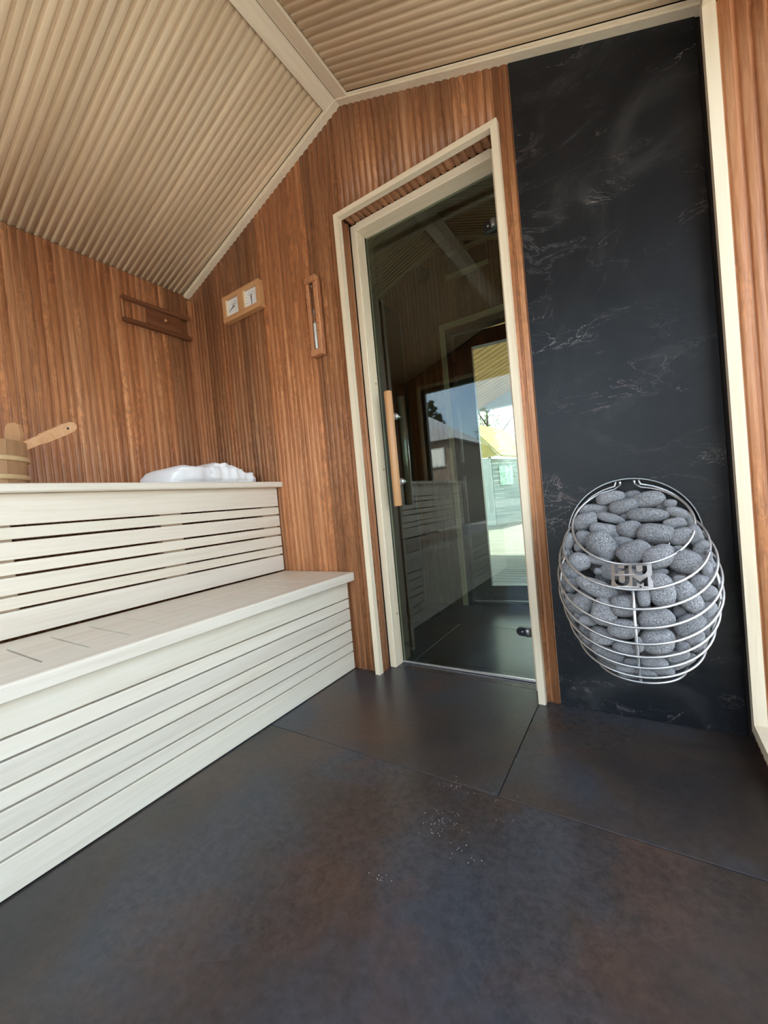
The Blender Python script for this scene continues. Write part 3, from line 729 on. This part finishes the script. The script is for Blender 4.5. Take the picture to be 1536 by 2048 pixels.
def stone_label(c, ra, rb, py):
    big = max(ra, rb); size = 'large' if big > .036 else ('small' if big < .022 else 'mid-sized')
    shape = 'oblong' if big / min(ra, rb) > 1.55 else 'rounded'
    zone = 'lying in the open top' if py < 1095 else ('behind the upper wires' if py < 1215 else 'behind the lower wires')
    return '%s %s grey granite stone %s of the stove, %s side' % (size, shape, zone, 'door' if c.x < HX else 'window')
def add_stone(c, ra, rb, rd, ax, ay, az, i, label='grey granite stone deep inside the pile in the wire stove'):
    me = SM[i % len(SM)]; o = bpy.data.objects.new('sauna_stone', me); C.objects.link(o)
    o.matrix_world = Matrix(((ax.x * ra, ay.x * rb, az.x * rd, c.x), (ax.y * ra, ay.y * rb, az.y * rd, c.y), (ax.z * ra, ay.z * rb, az.z * rd, c.z), (0, 0, 0, 1)))
    t = random.uniform(.85, 1.12); o.color = (t, t, t * 1.01, 1)
    tagp(o, label, 'stone', 'stones in the stove'); placed.append((c, ra, rb, rd)); return o
idx = 0
for (ox, oy, lst) in ST:
    for (cx, cy, a, b, tilt, dep) in lst:
        px, py = ox + cx * K, oy + cy * K
        d = ray(px, py); dn = d.normalized()
        hit = hull.ray_cast(CAM, dn)
        if hit[0] is None:
            near = hull.find_nearest(CAM + dn * 1.25); base = CAM + dn * ((near[0] - CAM).dot(dn))
        else: base = hit[0]
        dist = (base - CAM).dot(cF); sc_ = dist / FPX
        ra, rb = a * K * sc_ * .97, b * K * sc_ * .97; rd = min(ra, rb) * .80
        c = base + dn * (rd * .9 + dep * .0011)
        nl, nn_, _, nd = hull.find_nearest(c)
        if nl is not None:
            ctr = Vector((HX, -.17, .45)); nn_ = nn_ if nn_.dot(nl - ctr) > 0 else -nn_
            inside = (nl - c).dot(nn_); need = (.35 if nl.z > .56 and nn_.z > .6 else .95) * min(rd, ra, rb)
            if inside < need and dep < 15: c = c - nn_ * (need - inside)
        k2 = (c - CAM).dot(cF) / dist; ra *= k2; rb *= k2
        tt = R_(tilt); e1 = (cR * math.cos(tt) - cU * math.sin(tt)); e1 = (e1 - dn * e1.dot(dn)).normalized(); e2 = dn.cross(e1).normalized()
        add_stone(c, ra, rb, rd, e1, e2, e1.cross(e2), idx, stone_label(c, ra, rb, py)); idx += 1
# fill behind, kept clear of the stones already placed
rnd = random.Random(3); tries = 0; nfill = 0
while nfill < 40 and tries < 6000:
    tries += 1
    k = rnd.uniform(.3, 7.6); k0 = int(k); f = k - k0; a = rnd.uniform(0, 2 * math.pi)
    p = ringpt(k0, a).lerp(ringpt(k0 + 1, a), f); cc = Vector((HX, RINGS[k0][3], RINGS[k0][1] * (1 - f) + RINGS[k0 + 1][1] * f))
    p = cc.lerp(p, rnd.uniform(.05, .55)); r = rnd.uniform(.022, .030)
    if p.y > -.035 - r: continue
    if any((p - q).length < .98 * (r + (ra + rb + rd) / 3) for q, ra, rb, rd in placed): continue
    u = Vector((rnd.uniform(-1, 1), rnd.uniform(-1, 1), rnd.uniform(-.4, .4))).normalized(); v = u.orthogonal().normalized()
    add_stone(p, r * 1.2, r, r * .85, u, v, u.cross(v), idx); idx += 1; nfill += 1

# ------------------------------------------------------------------ things on the walls
# sliding vent on the left wall
vt = empty('wall_vent', (XL, -.2, 1.88)); tagp(vt, 'brown wooden sliding vent with two rails on the left wall', 'vent')
xw = XL + .0005
box('rail', xw, xw + .022, -.392, -.016, 1.930, 1.950, 'brown_y', vt, .002, tone=(.40, .34, .31, 1)); box('rail', xw, xw + .022, -.392, -.016, 1.815, 1.836, 'brown_y', vt, .002, tone=(.40, .34, .31, 1))
box('end_stop', xw, xw + .020, -.034, -.017, 1.836, 1.930, 'brown_z', vt, .002, tone=(.85, .85, .85, 1)); box('end_stop', xw, xw + .012, -.392, -.384, 1.836, 1.930, 'brown_z', vt, .001, tone=(.85, .85, .85, 1))
ht = box('hatch', xw, xw + .010, -.268, -.075, 1.836, 1.930, 'brown_y', vt, .001, tone=(.40, .33, .30, 1))
lathe('knob', [(.007, 0), (.006, .006), (.009, .012), (.006, .016)], (xw + .010, -.17, 1.885), (1, 0, 0), 'brown_z', ht, 16)
# thermometer and hygrometer
tm = empty('thermometer', (-.64, 0, 1.88)); tagp(tm, 'light wooden box with thermometer and hygrometer dials', 'thermometer')
y0, y1 = -.034, -.0006
tx0, tx1, tz0, tz1 = -.792, -.498, 1.812, 1.951
ib = .028
wins = [(-.764, -.664), (-.620, -.522)]
for (a, b, c, d, nm) in ((tx0, tx1, tz0, tz0 + ib, 'frame_bar'), (tx0, tx1, tz1 - ib * .8, tz1, 'frame_bar')):
    box(nm, a, b, y0, y1, c, d, 'pine_oil_x', tm, .0015)
for (a, b) in ((tx0, wins[0][0]), (wins[0][1], wins[1][0]), (wins[1][1], tx1)):
    box('frame_bar', a, b, y0, y1, tz0 + ib, tz1 - ib * .8, 'pine_oil', tm, .001)
for w_i, (a, b) in enumerate(wins):
    d = box('dial', a, b, -.020, -.004, tz0 + ib, tz1 - ib * .8, 'white_dial', tm, .0005)
    cx, cz = (a + b) / 2, (tz0 + tz1) / 2 + .004
    bm = bmesh.new()
    for k in range(11):                     # scale ticks on an arc
        an = R_(200 - 22 * k); r0, r1 = .034, (.041 if k % 2 == 0 else .038)
        pc = Vector((math.cos(an), 0, math.sin(an))); tn = Vector((-math.sin(an), 0, math.cos(an))) * .0010; cc = Vector((cx, -.0204, cz - .008))
        bm.faces.new([bm.verts.new(cc + pc * r0 - tn), bm.verts.new(cc + pc * r1 - tn), bm.verts.new(cc + pc * r1 + tn), bm.verts.new(cc + pc * r0 + tn)])
    bm.faces.new([bm.verts.new((cx - .014, -.0204, cz + .012)), bm.verts.new((cx + .014, -.0204, cz + .012)), bm.verts.new((cx + .014, -.0204, cz + .0145)), bm.verts.new((cx - .014, -.0204, cz + .0145))])
    o = link('scale', fin(bm), 'ink', d)
    an = R_(205) if w_i == 0 else R_(270); tip = Vector((cx + .040 * math.cos(an), -.0215, cz + .040 * math.sin(an))); tail = Vector((cx - .008 * math.cos(an), -.0215, cz - .008 * math.sin(an)))
    o = tube('needle', [tail, tip], [.0026, .0009], 'ink', d, 6)
    lathe('hub', [(.0035, 0), (.003, .002)], (cx, -.0215, cz), (0, -1, 0), 'ink', d, 12)
    # pale inner liner
    bmx = [(a, a + .006, -.030, -.0205, tz0 + ib, tz1 - ib * .8)]
    boxes('liner', bmx, 'pale_z', d)
# sand timer
sd = empty('sand_timer', (-.165, 0, 1.65)); tagp(sd, 'narrow wooden sand timer with a glass tube by the door', 'sand timer')
box('back_board', -.198, -.128, -.012, -.0006, 1.472, 1.832, 'brown_z', sd, .002, tone=(1.0, .95, .92, 1))
box('cheek', -.198, -.178, -.030, -.012, 1.500, 1.805, 'brown_z', sd, .002, tone=(1.08, 1.05, 1.08, 1)); box('cheek', -.152, -.128, -.030, -.012, 1.500, 1.805, 'brown_z', sd, .002, tone=(1.08, 1.05, 1.08, 1))
box('end_block', -.198, -.128, -.036, -.012, 1.805, 1.832, 'brown_z', sd, .002, tone=(1.08, 1.05, 1.08, 1)); box('end_block', -.198, -.128, -.036, -.012, 1.472, 1.500, 'brown_z', sd, .002, tone=(1.08, 1.05, 1.08, 1))
gtb = lathe('glass_tube', [(.004, 0), (.0085, .008), (.0085, .135), (.0022, .150), (.0022, .156), (.0085, .170), (.0085, .297), (.004, .305)], (-.165, -.0225, 1.500), (0, 0, 1), 'tube_glass', sd, 16)
o = lathe('sand_fill', [(.003, .001), (.0075, .008), (.0078, .118), (.003, .124)], (-.165, -.0225, 1.500), (0, 0, 1), 'sand', gtb, 16)
for k in range(3): lathe('mark', [(.0025, 0), (.0025, .0006)], (-.188, -.030, 1.70 + .035 * k), (0, -1, 0), 'ink', sd, 10)
for k in range(3): lathe('mark', [(.0025, 0), (.0025, .0006)], (-.140, -.030, 1.58 + .035 * k), (0, -1, 0), 'ink', sd, 10)

# ------------------------------------------------------------------ towel, bucket, ladle
def towel():
    bm = bmesh.new(); n, m = 60, 40; rows = []
    y0, y1 = -.500, -.040; zb = .9222
    for i in range(n + 1):
        s = i / n; y = y0 + (y1 - y0) * s
        e = max(0, 1 - abs(2 * s - 1) ** 14) ** .5; e = max(e, .30)
        if s < .44: h = .092 - .003 * math.cos(s * 12)
        else:
            q = (s - .44) / .56; h = .094 + .022 * math.sin(math.pi * min(1, q * 1.25 + .12)) - .034 * max(0, q - .45) * 1.8
        h *= e; xc, hw = -.785, (.150 + .01 * math.sin(s * 9)) * (.80 + .2 * e)
        row = []
        for k in range(m):
            a = 2 * math.pi * k / m; c_, s_ = math.cos(a), math.sin(a)
            u = math.copysign(abs(c_) ** .42, c_); v = math.copysign(abs(s_) ** .55, s_)
            px_, pz = xc + hw * u, zb + h * (.5 + .5 * v)
            # folded layers along the front face and wrinkles on the roll
            lay = .006 * math.sin((pz - zb) / .025 * 2 * math.pi) * (abs(u) > .75)
            wr = .006 * noise.noise(Vector((px_ * 14, y * 26, pz * 10))) + .005 * math.sin(y * 130 + px_ * 60) * (s > .5) * .5
            if pz > zb + .006: pz += wr * max(0, v + .3)
            px_ += (lay + wr) * math.copysign(1, u)
            row.append(bm.verts.new((px_, y, pz)))
        rows.append(row)
    for A, B in zip(rows, rows[1:]):
        for k in range(m): bm.faces.new((A[k], A[(k + 1) % m], B[(k + 1) % m], B[k]))
    bm.faces.new(rows[0][::-1]); bm.faces.new(rows[-1])
    o = link('towel', fin(bm, True), 'towel_cloth'); tagp(o, 'folded white towel lying on the upper bench', 'towel')
towel()
BX, BY, BZ = -.888, -1.041, .9222
bk = empty('bucket', (BX, BY, BZ)); tagp(bk, 'round wooden stave bucket standing on the upper bench', 'bucket')
NS = 18; hb_ = .178
for k in range(NS):
    ear = False
    h = hb_ + (.075 if ear else 0); a0, a1 = 2 * math.pi * k / NS + .004, 2 * math.pi * (k + 1) / NS - .004
    bm = bmesh.new(); cols = []
    for z_ in ([.012, hb_, h - .018, h] if ear else [.012, hb_]):
        r = .122 + .012 * z_ / hb_; t = .014; sh_ = .10 if (ear and z_ >= h - .001) else 0.0
        cols.append([bm.verts.new((rr * math.cos(an), rr * math.sin(an), z_)) for rr, an in ((r, a0 + sh_), (r, (a0 + a1) / 2), (r, a1 - sh_), (r - t, a1 - sh_), (r - t, a0 + sh_))])
    for A, B in zip(cols, cols[1:]):
        for i in range(5): bm.faces.new((A[i], A[(i + 1) % 5], B[(i + 1) % 5], B[i]))
    bm.faces.new(cols[0][::-1]); bm.faces.new(cols[-1])
    t = random.uniform(.85, 1.1); link('stave', fin(bm), 'bucket_wood', bk, (t, t, t, 1))
bm = bmesh.new(); bmesh.ops.create_cone(bm, segments=28, radius1=.108, radius2=.108, depth=.014, cap_ends=True)
for v in bm.verts: v.co.z += .022
link('bottom', fin(bm), 'bucket_wood', bk)
for an in (112, 292):                       # two raised ears
    a = R_(an); tn = Vector((-math.sin(a), math.cos(a), 0)); rd_ = Vector((math.cos(a), math.sin(a), 0)); c0 = rd_ * .1205
    pts = [c0 + tn * u + Z * z_ for u, z_ in ((-.030, .14), (.030, .14), (.030, .19), (.038, .225), (.030, .262), (.018, .272), (-.018, .272), (-.030, .262), (-.038, .225), (-.030, .19))]
    bm = bmesh.new(); A = [bm.verts.new(q) for q in pts]; B = [bm.verts.new(q + rd_ * .012) for q in pts]
    bm.faces.new(A); bm.faces.new(B[::-1])
    for i in range(len(A)): bm.faces.new((A[i], B[i], B[(i + 1) % len(A)], A[(i + 1) % len(A)]))
    link('ear', fin(bm), 'bucket_wood', bk, (1.25, 1.2, 1.15, 1))
for zz, rr in ((.040, .1245), (.105, .1290)):
    bm = bmesh.new(); V = []
    for i in range(48):
        a = 2 * math.pi * i / 48
        V.append([bm.verts.new(((r) * math.cos(a), (r) * math.sin(a), z_)) for r, z_ in ((rr, zz), (rr + .008, zz + .003), (rr + .009, zz + .017), (rr + .002, zz + .020))])
    for i in range(48):
        for j in range(4): bm.faces.new((V[i][j], V[(i + 1) % 48][j], V[(i + 1) % 48][(j + 1) % 4], V[i][(j + 1) % 4]))
    link('hoop', fin(bm, True), 'pale_x', bk, (.85, .72, .55, 1))
ld = empty('ladle', (BX, BY + .06, BZ + .09)); tagp(ld, 'wooden ladle with a flat handle leaning out of the bucket', 'ladle')
P0 = Vector((-.84, -.990, 1.055)); P1 = Vector((-.84, -.757, 1.190)); dv = (P1 - P0).normalized(); sv = Vector((.25, -.50, .80)); sv = (sv - dv * sv.dot(dv)).normalized(); nv = dv.cross(sv).normalized()
bm = bmesh.new(); ln = (P1 - P0).length; secs = [(0, .014), (.25, .0145), (.50, .0155), (.515, .019), (.85, .0205), (.94, .019), (.985, .012), (1.0, .004)]
V = []
for t, hw in secs:
    c = P0 + dv * ln * t; V.append([bm.verts.new(c + sv * a * hw + nv * b * .006) for a, b in ((-1, -1), (1, -1), (1, 1), (-1, 1))])
for A, B in zip(V, V[1:]):
    for i in range(4): bm.faces.new((A[i], A[(i + 1) % 4], B[(i + 1) % 4], B[i]))
bm.faces.new(V[0][::-1]); bm.faces.new(V[-1])
o = link('handle', fin(bm), 'pine_oil_x', ld, (1.25, 1.35, 1.6, 1)); child_matrix(o, ld)
hc = P0 + dv * ln * .87
for s_ in (-1, 1): lathe('hole', [(.0045, 0), (.0045, .0004)], hc + nv * s_ * .0061, nv * s_, 'ink', o, 12)
bw = lathe('bowl', [(.004, -.05), (.03, -.046), (.042, -.02), (.045, 0), (.041, 0), (.036, -.02), (.02, -.04)], P0 - dv * .035 + Vector((0, 0, -.008)), (0, 0, 1), 'bucket_wood', ld, 20)

# ------------------------------------------------------------------ wood dust on the floor
bm = bmesh.new(); rr = random.Random(5)
def flakes(x, y, sx, sy, n, s):
    for _ in range(n):
        px_, py_ = rr.gauss(x, sx), rr.gauss(y, sy); a = rr.uniform(0, 6.28); l = s * rr.uniform(.5, 1.6); t = s * rr.uniform(.3, .7)
        u = Vector((math.cos(a) * l, math.sin(a) * l, 0)); v = Vector((-math.sin(a) * t, math.cos(a) * t, 0)); c = Vector((px_, py_, .0006))
        b_ = [bm.verts.new(c + u), bm.verts.new(c + v), bm.verts.new(c - u), bm.verts.new(c - v)]; tp = bm.verts.new(c + Vector((0, 0, .0008)))
        for i in range(4): bm.faces.new((b_[i], b_[(i + 1) % 4], tp))
        bm.faces.new(b_[::-1])
flakes(.60, -.655, .028, .022, 46, .0009); flakes(.59, -.53, .02, .012, 16, .0011); flakes(.69, -.715, .02, .012, 10, .0012); flakes(.557, -.845, .015, .012, 10, .0011)
flakes(.68, -.56, .05, .04, 16, .0008)
du = link('wood_dust', fin(bm), 'flake'); tagp(du, 'pale wood dust scattered on the dark floor', 'dust', None, 'stuff')

# ------------------------------------------------------------------ outdoors, seen through and in the glass
gr = boxes('ground', [(-60, 60, -60, 60, -.40, -.30)], 'ground'); tagp(gr, 'flat grey-green ground around the cabin', 'ground', None, 'structure')
dk = boxes('deck', [(-4.0, 3.0, YV + .16, 10.6, -.30, -.085)], 'dark_back'); tagp(dk, 'grey weathered plank terrace outside the door', 'terrace')
y = YV + .24; bmk = fin(box_bm(-4.0, 3.0, -.056, .056, -.085, -.055, .003)); bmk.materials.append(MATS['deck_wood'])
while y < 10.5:
    o = link('plank', bmk, None, dk); o.location = (0, y, 0); t = random.uniform(.85, 1.12); o.color = (t, t, t, 1); y += .120
# porch roof: same slopes as the cabin, boards running down the slope
pr = empty('porch_roof', (XRIDGE, 2.8, 2.45)); tagp(pr, 'yellow pine boarded porch roof over the terrace', 'roof')
for (Lv, N, ln) in ((LL, NL, 1.62), (LR, NR, 1.62)):
    U = N.cross(Lv)
    y = YV + .22
    while y < 4.98:
        pts = [O + Y * (y - .051) - N * .002, O + Y * (y + .051) - N * .002, O + Y * (y + .051) - N * .022, O + Y * (y - .051) - N * .022]
        me = None
        o = prism('board', pts, Lv * ln, 'soffit_wood', pr); t = random.uniform(.9, 1.08); o.color = (t, t, t, 1); y += .1185
    a = O + Y * (YV + .16); pts = [a - N * .026, a + Lv * (ln + .1) - N * .026, a + Lv * (ln + .1) - N * .06, a - N * .06]
    prism('roof_sheet', pts, (0, 3.72, 0), 'dark_back', pr)
box('tie_beam', -1.50, 1.62, 4.84, 4.96, 2.09, 2.30, 'white_board', pr, .004)
for xx in (-1.45, 1.50): box('post', xx - .05, xx + .05, 4.85, 4.95, -.055, 2.09, 'white_board', pr, .004)
# pale clad shed with a yellow gable
shd = empty('shed', (-1.9, 9.6, -.055)); tagp(shd, 'pale green-white clad shed with a yellow gable roof at the end of the terrace', 'shed')
box('corner_board', -2.36, -2.08, 8.66, 8.76, -.055, 1.66, 'white_board', shd, .004)
sd_dir = Vector((.52, 1.35, 0)).normalized(); nn = Vector((sd_dir.y, -sd_dir.x, 0))
for k in range(15):
    a = Vector((-2.08, 8.70, -.04 + k * .112)); pts = [a, a + nn * .02, a + nn * .008 + Z * .108, a + Z * .108]
    o = prism('siding_board', pts, sd_dir * 3.4, 'siding_wood', shd); t = random.uniform(.88, 1.08); o.color = (t, t, t, 1)
a = Vector((-2.08, 8.70, .95)) + sd_dir * .25 + nn * .03; prism('notice', [a, a + sd_dir * .55, a + sd_dir * .55 + Z * .5, a + Z * .5], nn * .01, 'poster_print', shd)
g0 = Vector((-3.4, 8.62, 1.68)); prism('gable', [g0, (-1.86, 8.62, 1.68), (-2.62, 8.62, 2.58)], (0, .06, 0), 'yellow_cloth', shd)
prism('roof_slope', [(-2.62, 8.60, 2.60), (-1.82, 8.60, 1.66), (-1.80, 8.60, 1.71), (-2.62, 8.60, 2.66)], Vector((.3, 2.4, 0)), 'yellow_cloth', shd)
box('back_wall', -3.6, -2.36, 8.72, 8.80, -.055, 1.66, 'white_board', shd, 0)
lh = empty('low_house', (-2.2, 17, -.30)); tagp(lh, 'low grey-white house beyond the shed', 'house')
box('wall', -4.0, -.4, 16.5, 20.0, -.30, 1.75, 'white_board', lh, 0); prism('roof', [(-4.2, 16.2, 1.7), (-.2, 16.2, 1.7), (-2.2, 16.2, 2.35)], (0, 4.2, 0), 'barn_roof', lh)
# pines behind the camera (seen mirrored in the door glass) and a leafy tree beyond the shed
def pine_meshes(seed):
    rn = random.Random(seed); bm = bmesh.new()
    for lvl in range(30):
        f = lvl / 29; z_ = 1.2 + 5.2 * f; reach = (1.5 * (1 - f) ** .8 + .12) * rn.uniform(.7, 1.15)
        for b in range(7):
            an = rn.uniform(0, 6.28); tip = Vector((math.cos(an) * reach, math.sin(an) * reach, z_ + rn.uniform(-.1, .35) * reach)); base = Vector((0, 0, z_))
            for j in range(16):
                t = rn.uniform(.15, 1); c = base.lerp(tip, t); dr = Vector((rn.uniform(-1, 1), rn.uniform(-1, 1), rn.uniform(-.4, 1))).normalized() * rn.uniform(.12, .26); wv_ = dr.orthogonal().normalized() * .035
                bm.faces.new([bm.verts.new(c - wv_), bm.verts.new(c + dr), bm.verts.new(c + wv_)])
    crown = fin(bm); crown.materials.append(MATS['needles'])
    bm = bmesh.new(); tube_bm(bm, [(0, 0, 0), (.05, 0, 3), (0, .03, 6.2)], [.13, .09, .02], 8); tr = fin(bm, True); tr.materials.append(MATS['bark'])
    return crown, tr
PM = [pine_meshes(s) for s in range(3)]
for i, (x_, y_, s) in enumerate([(-11.9, -19.6, 1.0), (-8.7, -19.6, 1.02), (-5.7, -19.6, .86), (-2.8, -19.6, .86), (.2, -19.6, .9), (3.2, -19.6, .95), (6.4, -19.6, .95), (-13.7, -23.6, 1.05), (-10.3, -24.2, 1.05), (-6.9, -23.6, .92), (-4.2, -23.6, .98), (-1.2, -23.6, .98)]):
    e = empty('pine_tree', (x_, y_, -.30)); e.scale = (s, s, s); e.rotation_euler.z = i * 1.7; tagp(e, 'dark pine tree in the row mirrored in the door glass', 'tree', 'pines mirrored in the door glass')
    cr, tr = PM[i % 3]; link('crown', cr, None, e); link('trunk', tr, None, e)
bn = empty('barn', (-6.5, -12.5, -.30)); tagp(bn, 'brown barn with a grey metal roof mirrored in the door glass', 'barn')
box('wall', -9.4, -4.55, -15.5, -12.0, -.30, 2.95, 'barn_wall', bn, 0)
prism('roof', [(-9.6, -11.8, 2.86), (-4.35, -11.8, 2.86), (-6.95, -11.8, 4.55)], (0, -4.0, 0), 'barn_roof', bn)
for xx in (-6.4, -5.15): 
    f_ = box('window_frame', xx - .3, xx + .3, -12.0, -11.94, 1.9, 2.6, 'white_board', bn, 0); o = box('pane', xx - .25, xx + .25, -11.94, -11.935, 1.95, 2.55, 'white_dial', bn, 0)
lt = empty('leafy_tree', (-3.3, 12.4, -.30)); tagp(lt, 'thin leafy tree rising behind the shed', 'tree')
bm = bmesh.new(); rn = random.Random(9)
for cl in range(26):
    c0 = Vector((rn.uniform(-1.4, 1.6), rn.uniform(-1, 1), rn.uniform(3.5, 6.2)))
    for j in range(60):
        c = c0 + Vector((rn.gauss(0, .3), rn.gauss(0, .3), rn.gauss(0, .25))); u = Vector((rn.uniform(-1, 1), rn.uniform(-1, 1), rn.uniform(-1, 1))).normalized(); v = u.orthogonal().normalized()
        bm.faces.new([bm.verts.new(c - u * .06), bm.verts.new(c + v * .03), bm.verts.new(c + u * .06), bm.verts.new(c - v * .03)])
link('crown', fin(bm), 'leaves', lt)
bm = bmesh.new(); tube_bm(bm, [(0, 0, 0), (.05, 0, 2.6), (.1, .03, 5.5)], [.07, .05, .02], 8)
for k in range(6): tube_bm(bm, [(.06, 0, 2.6 + k * .4), (.06 + math.cos(k * 2.1) * 1.1, math.sin(k * 2.1) * .8, 3.8 + k * .4)], [.03, .008], 6)
link('trunk', fin(bm, True), 'bark', lt)
